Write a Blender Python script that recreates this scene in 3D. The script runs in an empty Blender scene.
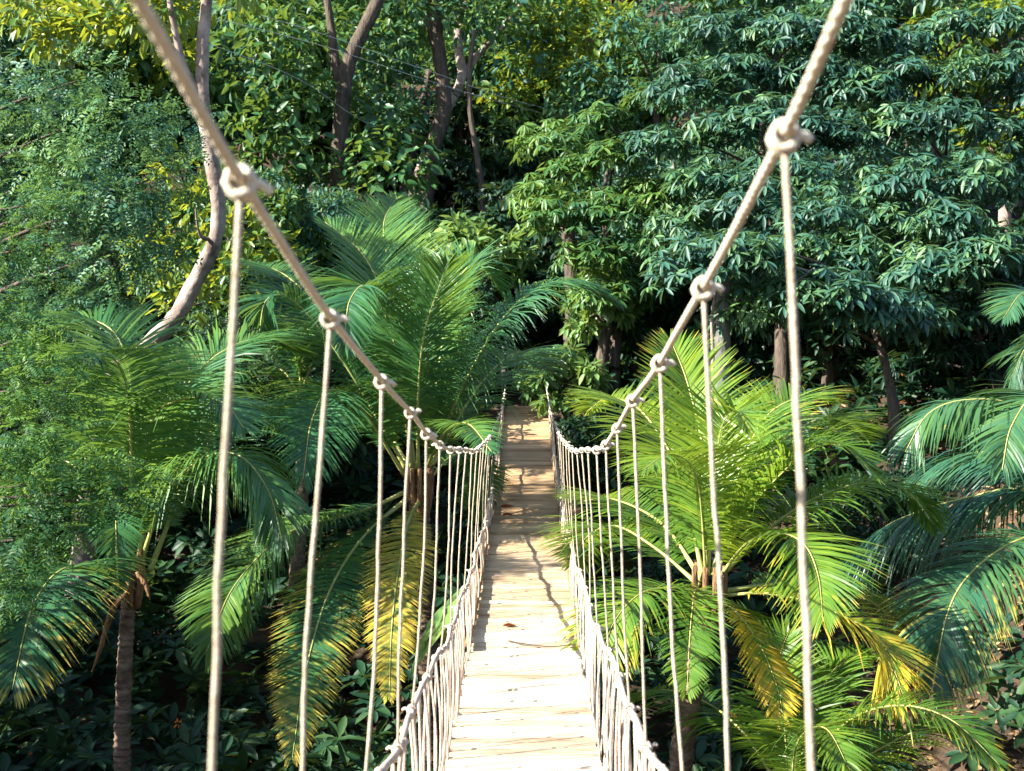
import bpy, math, random
import numpy as np
from mathutils import Vector

F = 1422.2
VX, VY = 527.0, 300.0          # where the level view axis meets the frame
sc = bpy.context.scene
col = sc.collection
rng = np.random.default_rng(7)
random.seed(7)
UP = np.array([0, 0, 1.0])


def P(px, py, d):
    """a point at depth d seen along a direction (used to survey the place)"""
    return np.array([(px - VX) * d / F, d, (VY - py) * d / F])


def nrm(v):
    return v / np.maximum(np.linalg.norm(v, axis=-1, keepdims=True), 1e-9)


# ------------------------------------------------------------------ materials
def new_mat(name):
    m = bpy.data.materials.new(name)
    m.use_nodes = True
    nt = m.node_tree
    for n in list(nt.nodes):
        nt.nodes.remove(n)
    return m, nt, nt.nodes, nt.links


def ramp(nodes, stops):
    r = nodes.new('ShaderNodeValToRGB')
    el = r.color_ramp.elements
    while len(el) < len(stops):
        el.new(0.5)
    for e, (p, c) in zip(el, stops):
        e.position = p
        e.color = (*c, 1)
    return r


def leaf_mat(name, stops, trans=0.35, tcol=(0.30, 0.42, 0.05), rough=0.4, old=None, spec=0.5, clump=0.7):
    """leaf blade: colour varies from leaf to leaf, some light passes through"""
    m, nt, N, L = new_mat(name)
    out = N.new('ShaderNodeOutputMaterial')
    geo = N.new('ShaderNodeNewGeometry')
    r = ramp(N, stops)
    obj = N.new('ShaderNodeObjectInfo')
    mix = N.new('ShaderNodeMath'); mix.operation = 'MULTIPLY_ADD'
    mix.inputs[1].default_value = 0.25; 
    L.new(obj.outputs['Random'], mix.inputs[0])
    cn = N.new('ShaderNodeTexNoise'); cn.inputs['Scale'].default_value = clump; cn.inputs['Detail'].default_value = 2
    tcc = N.new('ShaderNodeTexCoord'); L.new(tcc.outputs['Object'], cn.inputs['Vector'])
    mr = N.new('ShaderNodeMapRange'); mr.inputs['From Min'].default_value = .34; mr.inputs['From Max'].default_value = .66
    mr.inputs['To Min'].default_value = -.18; mr.inputs['To Max'].default_value = .52
    L.new(cn.outputs['Fac'], mr.inputs['Value'])
    ad = N.new('ShaderNodeMath'); ad.operation = 'MULTIPLY_ADD'; ad.inputs[1].default_value = 0.5
    L.new(geo.outputs['Random Per Island'], ad.inputs[0]); L.new(mr.outputs[0], ad.inputs[2])
    L.new(ad.outputs[0], mix.inputs[2])
    L.new(mix.outputs[0], r.inputs['Fac'])
    base = r.outputs['Color']
    if old is not None:
        at = N.new('ShaderNodeAttribute'); at.attribute_name = 'age'
        nz = N.new('ShaderNodeTexNoise'); nz.inputs['Scale'].default_value = 9; nz.inputs['Detail'].default_value = 3
        tc = N.new('ShaderNodeTexCoord'); L.new(tc.outputs['Object'], nz.inputs['Vector'])
        a1 = N.new('ShaderNodeMath'); a1.operation = 'ADD'
        a2 = N.new('ShaderNodeMath'); a2.operation = 'MULTIPLY_ADD'
        a2.inputs[1].default_value = 0.9; a2.inputs[2].default_value = -0.45
        L.new(nz.outputs['Fac'], a2.inputs[0])
        L.new(at.outputs['Fac'], a1.inputs[0]); L.new(a2.outputs[0], a1.inputs[1])
        rr = ramp(N, [(0.25, (0, 0, 0)), (0.6, (1, 1, 1))]); L.new(a1.outputs[0], rr.inputs['Fac'])
        r2 = ramp(N, old); L.new(geo.outputs['Random Per Island'], r2.inputs['Fac'])
        mx = N.new('ShaderNodeMixRGB'); L.new(rr.outputs['Color'], mx.inputs['Fac'])
        L.new(base, mx.inputs['Color1']); L.new(r2.outputs['Color'], mx.inputs['Color2'])
        base = mx.outputs['Color']
    b = N.new('ShaderNodeBsdfPrincipled')
    b.inputs['Roughness'].default_value = rough
    b.inputs['Specular IOR Level'].default_value = spec
    L.new(base, b.inputs['Base Color'])
    t = N.new('ShaderNodeBsdfTranslucent')
    tm = N.new('ShaderNodeMixRGB'); tm.inputs['Fac'].default_value = 0.55 if old is None else 0.3
    tm.inputs['Color2'].default_value = (*tcol, 1)
    L.new(base, tm.inputs['Color1']); L.new(tm.outputs['Color'], t.inputs['Color'])
    ms = N.new('ShaderNodeMixShader'); ms.inputs['Fac'].default_value = trans
    L.new(b.outputs[0], ms.inputs[1]); L.new(t.outputs[0], ms.inputs[2])
    L.new(ms.outputs[0], out.inputs['Surface'])
    return m


def noise_mat(name, stops, scale=4.0, detail=6, rough=0.85, bump=0.3, bscale=20.0, stretch=(1, 1, 1), island=0.0, spec=0.3):
    m, nt, N, L = new_mat(name)
    out = N.new('ShaderNodeOutputMaterial')
    tc = N.new('ShaderNodeTexCoord')
    mp = N.new('ShaderNodeMapping'); mp.inputs['Scale'].default_value = stretch
    L.new(tc.outputs['Object'], mp.inputs['Vector'])
    nz = N.new('ShaderNodeTexNoise'); nz.inputs['Scale'].default_value = scale; nz.inputs['Detail'].default_value = detail
    nz.inputs['Roughness'].default_value = 0.65
    L.new(mp.outputs[0], nz.inputs['Vector'])
    r = ramp(N, stops)
    fac = nz.outputs['Fac']
    if island:
        geo = N.new('ShaderNodeNewGeometry')
        a = N.new('ShaderNodeMath'); a.operation = 'MULTIPLY_ADD'; a.inputs[1].default_value = island; a.inputs[2].default_value = -island / 2
        L.new(geo.outputs['Random Per Island'], a.inputs[0])
        s = N.new('ShaderNodeMath'); s.operation = 'ADD'
        L.new(fac, s.inputs[0]); L.new(a.outputs[0], s.inputs[1])
        fac = s.outputs[0]
    L.new(fac, r.inputs['Fac'])
    b = N.new('ShaderNodeBsdfPrincipled')
    b.inputs['Roughness'].default_value = rough
    b.inputs['Specular IOR Level'].default_value = spec
    L.new(r.outputs['Color'], b.inputs['Base Color'])
    n2 = N.new('ShaderNodeTexNoise'); n2.inputs['Scale'].default_value = bscale; n2.inputs['Detail'].default_value = 8
    L.new(mp.outputs[0], n2.inputs['Vector'])
    bp = N.new('ShaderNodeBump'); bp.inputs['Strength'].default_value = bump; bp.inputs['Distance'].default_value = 0.05
    L.new(n2.outputs['Fac'], bp.inputs['Height']); L.new(bp.outputs[0], b.inputs['Normal'])
    L.new(b.outputs[0], out.inputs['Surface'])
    return m


M = {}
M['palm'] = leaf_mat('palm_leaf', [(0.0, (0.024, 0.105, 0.054)), (0.5, (0.050, 0.165, 0.052)), (1.0, (0.115, 0.225, 0.036))],
                     trans=0.42, tcol=(0.36, 0.50, 0.03), rough=0.42, spec=.55,
                     old=[(0.0, (0.50, 0.42, 0.05)), (0.6, (0.62, 0.50, 0.07)), (1.0, (0.50, 0.32, 0.08))])
M['midrib'] = noise_mat('midrib', [(0.3, (0.20, 0.24, 0.06)), (0.7, (0.38, 0.37, 0.13))], 3, rough=0.45, bump=0.1)
M['palmtrunk'] = noise_mat('palm_bark', [(0.3, (0.05, 0.034, 0.024)), (0.55, (0.16, 0.115, 0.085)), (0.8, (0.30, 0.24, 0.19))],
                           6, bump=0.6, bscale=14, stretch=(1, 1, 2.2))
M['fibre'] = noise_mat('dry_sheath', [(0.3, (0.09, 0.045, 0.02)), (0.7, (0.28, 0.16, 0.08))], 8, bump=0.6, stretch=(3, 3, 0.6))
M['bark'] = noise_mat('bark', [(0.3, (0.026, 0.020, 0.015)), (0.55, (0.075, 0.058, 0.044)), (0.8, (0.16, 0.13, 0.10))],
                      5, bump=0.9, bscale=9, stretch=(2.2, 2.2, 0.45))
M['palebark'] = noise_mat('pale_bark', [(0.32, (0.08, 0.06, 0.05)), (0.5, (0.23, 0.18, 0.155)), (0.7, (0.40, 0.33, 0.30))],
                          3.2, bump=0.5, bscale=10, stretch=(1, 1, 0.8))
M['greybark'] = noise_mat('grey_bark', [(0.3, (0.07, 0.075, 0.065)), (0.6, (0.17, 0.17, 0.15)), (0.85, (0.26, 0.25, 0.22))],
                          6, bump=0.5, bscale=16, stretch=(1, 1, 0.4))
M['palm_blue'] = leaf_mat('blue_palm_leaf', [(0.0, (0.014, 0.070, 0.048)), (0.5, (0.026, 0.105, 0.056)), (1.0, (0.060, 0.145, 0.040))],
                          trans=0.3, tcol=(0.26, 0.42, 0.05), rough=0.42, spec=.55,
                          old=[(0.0, (0.50, 0.42, 0.05)), (0.6, (0.62, 0.50, 0.07)), (1.0, (0.50, 0.32, 0.08))])
M['palm_young'] = leaf_mat('young_palm_leaf', [(0.0, (0.045, 0.135, 0.028)), (0.5, (0.10, 0.21, 0.026)), (1.0, (0.24, 0.33, 0.03))],
                           trans=0.5, tcol=(0.46, 0.56, 0.03), rough=0.36,
                           old=[(0.0, (0.66, 0.42, 0.04)), (0.6, (0.76, 0.58, 0.07)), (1.0, (0.56, 0.36, 0.08))])
M['fine'] = leaf_mat('fine_leaf', [(0.0, (0.012, 0.060, 0.048)), (0.5, (0.026, 0.105, 0.070)), (1.0, (0.09, 0.19, 0.05))],
                     trans=0.26, tcol=(0.24, 0.40, 0.08), rough=0.55, spec=.35)
M['feather'] = leaf_mat('feather_leaf', [(0.0, (0.011, 0.052, 0.024)), (0.5, (0.026, 0.100, 0.032)), (1.0, (0.13, 0.25, 0.045))],
                        trans=0.34, tcol=(0.28, 0.47, 0.06), rough=0.55, spec=.35, clump=1.3)
M['rosette'] = leaf_mat('rosette_leaf', [(0.0, (0.011, 0.052, 0.042)), (0.5, (0.023, 0.090, 0.062)), (1.0, (0.085, 0.175, 0.050))],
                        trans=0.2, tcol=(0.22, 0.40, 0.10), rough=0.52, spec=.5)
M['broad'] = leaf_mat('broad_leaf', [(0.0, (0.014, 0.062, 0.030)), (0.5, (0.034, 0.110, 0.034)), (1.0, (0.10, 0.19, 0.030))],
                      trans=0.28, tcol=(0.30, 0.42, 0.05), rough=0.46, spec=.4)
M['yellow'] = leaf_mat('yellow_leaf', [(0.0, (0.03, 0.10, 0.02)), (0.5, (0.075, 0.16, 0.022)), (1.0, (0.20, 0.27, 0.025))],
                       trans=0.45, tcol=(0.5, 0.50, 0.03), rough=0.4)
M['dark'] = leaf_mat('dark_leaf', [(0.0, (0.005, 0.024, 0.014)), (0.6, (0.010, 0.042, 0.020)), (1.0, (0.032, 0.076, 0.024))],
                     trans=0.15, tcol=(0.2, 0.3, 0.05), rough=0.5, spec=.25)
M['pale'] = leaf_mat('pale_leaf', [(0.0, (0.06, 0.14, 0.05)), (0.6, (0.12, 0.22, 0.06)), (1.0, (0.22, 0.31, 0.07))],
                     trans=0.35, tcol=(0.35, 0.48, 0.08), rough=0.4)
M['flower'] = noise_mat('orange_petal', [(0.3, (0.55, 0.10, 0.01)), (0.7, (0.75, 0.22, 0.02))], 6, bump=0.0)
M['rope'] = noise_mat('rope', [(0.25, (0.27, 0.22, 0.155)), (0.5, (0.41, 0.35, 0.265)), (0.75, (0.51, 0.45, 0.36))], 45, rough=0.95, bump=0.35, bscale=160, spec=0.1)
M['cable'] = noise_mat('main_rope', [(0.25, (0.42, 0.35, 0.26)), (0.5, (0.58, 0.51, 0.40)), (0.75, (0.68, 0.62, 0.51))], 45, rough=0.95, bump=0.35, bscale=160, spec=0.1)
M['cord'] = noise_mat('cord', [(0.25, (0.34, 0.235, 0.16)), (0.5, (0.55, 0.44, 0.34)), (0.75, (0.68, 0.58, 0.48))], 30, rough=0.95, bump=0.35, bscale=160, spec=0.1)
M['soil'] = noise_mat('soil', [(0.3, (0.018, 0.013, 0.008)), (0.5, (0.045, 0.030, 0.018)), (0.7, (0.09, 0.058, 0.034))], 1.6, detail=10, rough=0.95, bump=0.8, bscale=7)
M['wire'] = noise_mat('wire', [(0.3, (0.22, 0.24, 0.25)), (0.7, (0.36, 0.38, 0.39))], 4, rough=0.5, bump=0)
M['dryleaf'] = noise_mat('dry_leaf', [(0.3, (0.22, 0.055, 0.03)), (0.7, (0.34, 0.13, 0.06))], 12, rough=0.8, bump=0.2, island=0.4)


M['litter'] = noise_mat('litter_leaf', [(0.3, (0.10, 0.055, 0.025)), (0.5, (0.20, 0.12, 0.06)), (0.7, (0.32, 0.21, 0.11))], 9, rough=0.85, bump=0.2, island=0.5)


def wood_mat():
    m, nt, N, L = new_mat('weathered_boards')
    out = N.new('ShaderNodeOutputMaterial')
    tc = N.new('ShaderNodeTexCoord')
    geo = N.new('ShaderNodeNewGeometry')
    mp = N.new('ShaderNodeMapping'); mp.inputs['Scale'].default_value = (0.9, 14, 14)
    # a different slice of grain on each board
    cm = N.new('ShaderNodeCombineXYZ')
    k = N.new('ShaderNodeMath'); k.operation = 'MULTIPLY'; k.inputs[1].default_value = 37.0
    L.new(geo.outputs['Random Per Island'], k.inputs[0]); L.new(k.outputs[0], cm.inputs['X'])
    va = N.new('ShaderNodeVectorMath'); va.operation = 'ADD'
    L.new(tc.outputs['Object'], va.inputs[0]); L.new(cm.outputs[0], va.inputs[1]); L.new(va.outputs[0], mp.inputs['Vector'])
    n1 = N.new('ShaderNodeTexNoise'); n1.inputs['Scale'].default_value = 2.4; n1.inputs['Detail'].default_value = 9; n1.inputs['Roughness'].default_value = .7
    n1.inputs['Distortion'].default_value = 0.8
    L.new(mp.outputs[0], n1.inputs['Vector'])
    a = N.new('ShaderNodeMath'); a.operation = 'MULTIPLY_ADD'; a.inputs[1].default_value = .26; a.inputs[2].default_value = -.13
    L.new(geo.outputs['Random Per Island'], a.inputs[0])
    s = N.new('ShaderNodeMath'); s.operation = 'ADD'; L.new(n1.outputs['Fac'], s.inputs[0]); L.new(a.outputs[0], s.inputs[1])
    r = ramp(N, [(0.22, (0.17, 0.10, 0.055)), (0.40, (0.42, 0.335, 0.235)), (0.55, (0.55, 0.46, 0.345)), (0.85, (0.64, 0.56, 0.45))])
    L.new(s.outputs[0], r.inputs['Fac'])
    # stains and mud
    n2 = N.new('ShaderNodeTexNoise'); n2.inputs['Scale'].default_value = 1.3; n2.inputs['Detail'].default_value = 8
    L.new(tc.outputs['Object'], n2.inputs['Vector'])
    r2 = ramp(N, [(0.35, (0.62, 0.56, 0.50)), (0.55, (1, 1, 1))]); L.new(n2.outputs['Fac'], r2.inputs['Fac'])
    mx = N.new('ShaderNodeMixRGB'); mx.blend_type = 'MULTIPLY'; mx.inputs['Fac'].default_value = 0.8
    L.new(r.outputs['Color'], mx.inputs['Color1']); L.new(r2.outputs['Color'], mx.inputs['Color2'])
    # far half of the bridge browned: its shade mixed into the board colour
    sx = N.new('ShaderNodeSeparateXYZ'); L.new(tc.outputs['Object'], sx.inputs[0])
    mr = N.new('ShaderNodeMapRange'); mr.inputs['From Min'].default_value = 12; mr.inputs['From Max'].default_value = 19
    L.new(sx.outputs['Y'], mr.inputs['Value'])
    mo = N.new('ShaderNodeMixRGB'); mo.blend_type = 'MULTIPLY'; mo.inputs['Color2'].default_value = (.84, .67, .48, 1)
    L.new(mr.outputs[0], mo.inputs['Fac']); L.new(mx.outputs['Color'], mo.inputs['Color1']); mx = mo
    b = N.new('ShaderNodeBsdfPrincipled'); b.inputs['Roughness'].default_value = 0.85; b.inputs['Specular IOR Level'].default_value = .25
    L.new(mx.outputs['Color'], b.inputs['Base Color'])
    bp = N.new('ShaderNodeBump'); bp.inputs['Strength'].default_value = .5; bp.inputs['Distance'].default_value = .01
    L.new(n1.outputs['Fac'], bp.inputs['Height']); L.new(bp.outputs[0], b.inputs['Normal'])
    L.new(b.outputs[0], out.inputs['Surface'])
    return m


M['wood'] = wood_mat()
M['beam'] = noise_mat('old_beam', [(0.3, (0.14, 0.075, 0.04)), (0.7, (0.36, 0.21, 0.11))], 5, bump=0.5, stretch=(8, .8, 8))


# ------------------------------------------------------------------ objects
def link(name, data, parent=None, mat=None):
    o = bpy.data.objects.new(name, data)
    col.objects.link(o)
    if mat is not None:
        data.materials.append(mat)
    if parent is not None:
        o.parent = parent
        o.matrix_parent_inverse = parent.matrix_world.inverted()
    return o


def tag(o, label=None, cat=None, group=None, kind=None):
    if label: o['label'] = label
    if cat: o['category'] = cat
    if group: o['group'] = group
    if kind: o['kind'] = kind
    return o


def thing(name, label, cat, loc, group=None):
    o = bpy.data.objects.new(name, None)
    o.empty_display_size = 0.3
    o.location = loc
    col.objects.link(o)
    from mathutils import Matrix
    o.matrix_world = Matrix.Translation(Vector(loc))
    return tag(o, label, cat, group)


def np_mesh(name, V, faces, age=None, smooth=False, origin=None):
    """faces: list of (n,k) int arrays"""
    V = np.asarray(V, dtype=np.float32)
    if origin is not None:
        V = V - np.asarray(origin, dtype=np.float32)
    me = bpy.data.meshes.new(name)
    me.vertices.add(len(V))
    me.vertices.foreach_set('co', V.ravel())
    idx = np.concatenate([f.ravel() for f in faces]).astype(np.int32)
    tot = np.concatenate([np.full(len(f), f.shape[1], np.int32) for f in faces])
    st = np.concatenate([[0], np.cumsum(tot)[:-1]]).astype(np.int32)
    me.loops.add(len(idx)); me.loops.foreach_set('vertex_index', idx)
    me.polygons.add(len(tot)); me.polygons.foreach_set('loop_start', st); me.polygons.foreach_set('loop_total', tot)
    me.polygons.foreach_set('use_smooth', np.full(len(tot), smooth, dtype=bool))
    if age is not None:
        at = me.attributes.new('age', 'FLOAT', 'POINT')
        at.data.foreach_set('value', np.asarray(age, dtype=np.float32))
    me.update(calc_edges=True)
    return me


class MB:
    """collects tubes and boxes into one mesh"""
    def __init__(s):
        s.V = []; s.Q = []; s.T = []; s.n = 0

    def add(s, V, Q=None, T=None):
        V = np.asarray(V, float)
        s.V.append(V)
        if Q is not None and len(Q): s.Q.append(np.asarray(Q, int) + s.n)
        if T is not None and len(T): s.T.append(np.asarray(T, int) + s.n)
        s.n += len(V)

    def tube(s, pts, rad, sides=8, rough=0.0, r=None):
        pts = np.asarray(pts, float); n = len(pts)
        rad = np.broadcast_to(np.asarray(rad, float), (n,)).copy()
        T = nrm(np.gradient(pts, axis=0))
        ref = np.array([0.31, 0.17, 0.93]) if abs(T[0, 2]) < .8 else np.array([.9, .4, .1])
        A = nrm(ref - (ref @ T.T)[:, None] * T)
        B = np.cross(T, A)
        an = np.linspace(0, 2 * np.pi, sides, endpoint=False)
        R = rad[:, None] * np.ones(sides)
        if rough:
            g = r or rng
            nz = g.normal(0, 1, (n, sides))
            nz = (nz + np.roll(nz, 1, 0) + np.roll(nz, 1, 1)) / 1.7
            R = R * (1 + rough * nz)
        V = pts[:, None, :] + R[..., None] * (np.cos(an)[None, :, None] * A[:, None, :] + np.sin(an)[None, :, None] * B[:, None, :])
        V = V.reshape(-1, 3)
        i = np.arange(n - 1)[:, None] * sides; j = np.arange(sides)[None, :]; k = (j + 1) % sides
        Q = np.stack([i + j, i + k, i + sides + k, i + sides + j], -1).reshape(-1, 4)
        V = np.vstack([V, pts[:1], pts[-1:]])
        c0 = n * sides; e = (n - 1) * sides
        T1 = np.stack([np.full(sides, c0), (np.arange(sides) + 1) % sides, np.arange(sides)], -1)
        T2 = np.stack([np.full(sides, c0 + 1), e + np.arange(sides), e + (np.arange(sides) + 1) % sides], -1)
        s.add(V, Q, np.vstack([T1, T2]))

    def box(s, lo, hi, xf=None, bev=0.0):
        x0, y0, z0 = lo; x1, y1, z1 = hi; b = bev
        V = []
        for z, i in ((z0, b), (z0 + b, 0), (z1 - b, 0), (z1, b)):
            V += [(x0 + i, y0 + i, z), (x1 - i, y0 + i, z), (x1 - i, y1 - i, z), (x0 + i, y1 - i, z)]
        V = np.array(V)
        if xf is not None: V = xf(V)
        Q = [(3, 2, 1, 0), (12, 13, 14, 15)]
        for l in range(3):
            for j in range(4):
                k = (j + 1) % 4
                Q.append((l * 4 + j, l * 4 + k, l * 4 + 4 + k, l * 4 + 4 + j))
        s.add(V, Q)

    def blob(s, c, r, sc_=(1, 1, 1), lump=0.15, seg=10, g=None):
        g = g or rng
        V = []; 
        rings = 6
        for a in range(1, rings):
            th = np.pi * a / rings
            for b in range(seg):
                ph = 2 * np.pi * b / seg
                V.append((np.sin(th) * np.cos(ph), np.sin(th) * np.sin(ph), np.cos(th)))
        V += [(0, 0, 1), (0, 0, -1)]
        V = np.array(V); V *= (1 + lump * g.normal(0, 1, (len(V), 1)))
        V = np.asarray(c) + V * r * np.array(sc_)
        Q = [(a * seg + b, (a + 1) * seg + b, (a + 1) * seg + (b + 1) % seg, a * seg + (b + 1) % seg) for a in range(rings - 2) for b in range(seg)]
        t0 = (rings - 1) * seg
        T = [(t0, b, (b + 1) % seg) for b in range(seg)] + [(t0 + 1, (rings - 2) * seg + (b + 1) % seg, (rings - 2) * seg + b) for b in range(seg)]
        s.add(V, Q, T)

    def mesh(s, name, smooth=True, origin=None):
        fs = []
        if s.Q: fs.append(np.vstack(s.Q))
        if s.T: fs.append(np.vstack(s.T))
        return np_mesh(name, np.vstack(s.V), fs, smooth=smooth, origin=origin)

    def build(s, name, mat, parent=None, smooth=True):
        org = np.array(parent.matrix_world.translation) if parent is not None else None
        me = s.mesh(name, smooth, org)
        o = bpy.data.objects.new(name, me); col.objects.link(o)
        me.materials.append(mat)
        if parent is not None: o.parent = parent; o.matrix_world = parent.matrix_world.copy()
        return o


def catmull(pts, n):
    p = np.asarray(pts, float)
    p = np.vstack([2 * p[0] - p[1], p, 2 * p[-1] - p[-2]])
    m = len(p) - 3
    # sample, then space evenly along the length
    t = np.linspace(0, m, 40 * m + 1); i = np.minimum(t.astype(int), m - 1); u = (t - i)[:, None]
    a, b, c, d = p[i], p[i + 1], p[i + 2], p[i + 3]
    q = .5 * (2 * b + (c - a) * u + (2 * a - 5 * b + 4 * c - d) * u ** 2 + (3 * b - a - 3 * c + d) * u ** 3)
    l = np.concatenate([[0], np.cumsum(np.linalg.norm(np.diff(q, axis=0), axis=1))])
    s = np.linspace(0, l[-1], n)
    return np.stack([np.interp(s, l, q[:, k]) for k in range(3)], -1), l[-1]


def geo_obj(name, V, faces, mat, parent=None, age=None, smooth=False):
    org = np.array(parent.matrix_world.translation) if parent is not None else None
    me = np_mesh(name, V, faces, age, smooth, org)
    o = bpy.data.objects.new(name, me); col.objects.link(o)
    me.materials.append(mat)
    if parent is not None: o.parent = parent; o.matrix_parent_inverse.identity()
    return o


# ------------------------------------------------------------------ leaves
def leaf_geo(base, t, n, L, W, fold=0.3, droop=0.15, wide=0.48, plain=False):
    base = np.asarray(base, float); N = len(base)
    L = np.broadcast_to(L, (N,))[:, None]; W = np.broadcast_to(W, (N,))[:, None]
    t = nrm(t); s = nrm(np.cross(t, n)); n = np.cross(s, t)
    tip = base + t * L - n * L * droop
    if plain:
        mid = base + t * L * wide - n * (W * fold) * .5
        l = base + t * L * wide + s * W * .5 + n * W * fold * .5
        r = base + t * L * wide - s * W * .5 + n * W * fold * .5
        V = np.stack([base, l, tip, r, mid], 1).reshape(-1, 3)
        i = np.arange(N)[:, None] * 5
        T = np.concatenate([i + [0, 4, 1], i + [1, 4, 2], i + [2, 4, 3], i + [3, 4, 0]], 0)
        return V, T
    vs = [base]
    for u, hw in ((wide * .42, .74), (wide, 1.0), (wide + (1 - wide) * .58, .66)):
        c = base + t * L * u - n * L * droop * u * u
        vs += [c + s * W * .5 * hw + n * W * fold * .5 * hw, c - n * W * fold * .3 * hw, c - s * W * .5 * hw + n * W * fold * .5 * hw]
    V = np.stack(vs + [tip], 1).reshape(-1, 3)
    i = np.arange(N)[:, None] * 11
    tr = [(0, 2, 1), (0, 3, 2)]
    for a in (1, 4):
        tr += [(a, a + 1, a + 4), (a, a + 4, a + 3), (a + 1, a + 2, a + 5), (a + 1, a + 5, a + 4)]
    tr += [(7, 8, 10), (8, 9, 10)]
    T = np.concatenate([i + list(q) for q in tr], 0)
    return V, T


def join_geo(parts):
    V = []; T = []; n = 0
    for v, t in parts:
        V.append(v); T.append(t + n); n += len(v)
    return np.vstack(V), np.vstack(T)


def sph(g, n):
    return nrm(g.normal(0, 1, (n, 3)))


def clump_leaves(g, centres, radii, per, L, wr=0.4, flat=0.65, upb=0.35, droop=.2, sag=.35, plain=False):
    """leaf clumps: leaves spread through each clump's shell, facing up and out"""
    c = np.repeat(centres, per, 0); r = np.repeat(radii, per)
    d = sph(g, len(c)); d[:, 2] += upb; d = nrm(d)
    rr = r * (0.45 + 0.6 * g.random(len(c)) ** .6)
    p = c + d * rr[:, None] * np.array([1, 1, flat])
    t = nrm(d * .8 + g.normal(0, .55, d.shape) + np.array([0, 0, -sag]))
    n = nrm(np.array([0, 0, .9]) + d * .5 + g.normal(0, .45, d.shape))
    LL = L * g.uniform(.65, 1.2, len(c))
    return leaf_geo(p, t, n, LL, LL * wr * g.uniform(.8, 1.2, len(c)), droop=droop, plain=plain)


def rosette_leaves(g, c, ax, k, L, wr=.26, el=(-.75, .15)):
    """k long leaves radiating and drooping from each shoot end"""
    N = len(c)
    ax = nrm(ax)
    ref = np.where(np.abs(ax[:, 2:]) > .9, np.array([1., 0, 0]), np.array([0, 0, 1.]))
    a = nrm(np.cross(ax, ref)); b = np.cross(ax, a)
    ph = (np.arange(k)[None] * 2.4 + g.uniform(0, 6.28, (N, 1)) + g.normal(0, .15, (N, k)))
    e = g.uniform(el[0], el[1], (N, k))
    rad = np.cos(ph)[..., None] * a[:, None] + np.sin(ph)[..., None] * b[:, None]
    t = rad * np.cos(e)[..., None] + ax[:, None] * np.sin(e)[..., None]
    n = ax[:, None] * np.cos(e)[..., None] - rad * np.sin(e)[..., None] + g.normal(0, .15, t.shape)
    LL = L * g.uniform(.6, 1.15, (N, k))
    p = np.repeat(c[:, None], k, 1) + t * .02
    return leaf_geo(p.reshape(-1, 3), t.reshape(-1, 3), n.reshape(-1, 3), LL.ravel(), LL.ravel() * wr, droop=.22, wide=.58, fold=.35)


def pinnate_leaves(g, p, t, n, L, pairs=7, lw=.34, ll=.30):
    N = len(p); t = nrm(t); s = nrm(np.cross(t, n)); n = np.cross(s, t)
    LL = L * g.uniform(.7, 1.2, N)
    out = []
    for i in range(pairs):
        u = .2 + .8 * i / (pairs - 1)
        q = p + t * (LL * u)[:, None] - n * (LL * .22 * u * u)[:, None]
        for sg in (-1, 1):
            d = nrm(s * sg + t * .55 - n * .15 + g.normal(0, .12, t.shape))
            l = LL * ll * (1 - .45 * abs(u - .45)) * g.uniform(.85, 1.1, N)
            out.append(leaf_geo(q, d, n + g.normal(0, .2, n.shape), l, l * lw, fold=.15, droop=.12, plain=True))
    return join_geo(out)


# ------------------------------------------------------------------ terrain
def ground_h(x, y):
    x = np.asarray(x, float); y = np.asarray(y, float)
    prof = np.interp(y, [-12, -1, 3, 7, 14, 20, 25, 30, 33, 37, 45, 60, 80, 120], [-1.2, -1.75, -4.4, -6.6, -6.9, -6.4, -4.7, -2.62, -2.35, -1.3, 2.0, 9.0, 19, 38])
    side = .30 * np.maximum(0, x - 2.5) * np.clip((34 - y) / 10, .25, 1) + .16 * np.maximum(0, -x - 6)
    bump = .22 * np.sin(x * .9 + 1.3) * np.sin(y * .7) + .10 * np.sin(x * 2.3 + y * 1.1)
    near_path = np.exp(-((x / 1.6) ** 2)) * np.clip((y - 27) / 3, 0, 1)
    return prof + side + bump * (1 - near_path)


def ground_obj():
    xs = np.concatenate([np.linspace(-90, -16, 24), np.linspace(-15, 15, 76), np.linspace(16, 90, 24)])
    ys = np.concatenate([np.linspace(-40, 0, 14), np.linspace(.5, 40, 100), np.linspace(41, 130, 40)])
    X, Y = np.meshgrid(xs, ys); Z = ground_h(X, Y)
    V = np.stack([X, Y, Z], -1).reshape(-1, 3)
    nx, ny = len(xs), len(ys)
    i = np.arange(ny - 1)[:, None] * nx + np.arange(nx - 1)[None]
    Q = np.stack([i, i + 1, i + nx + 1, i + nx], -1).reshape(-1, 4)
    o = geo_obj('ground', V, [Q], M['soil'], smooth=True)
    tag(o, kind='structure')


ground_obj()

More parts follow.
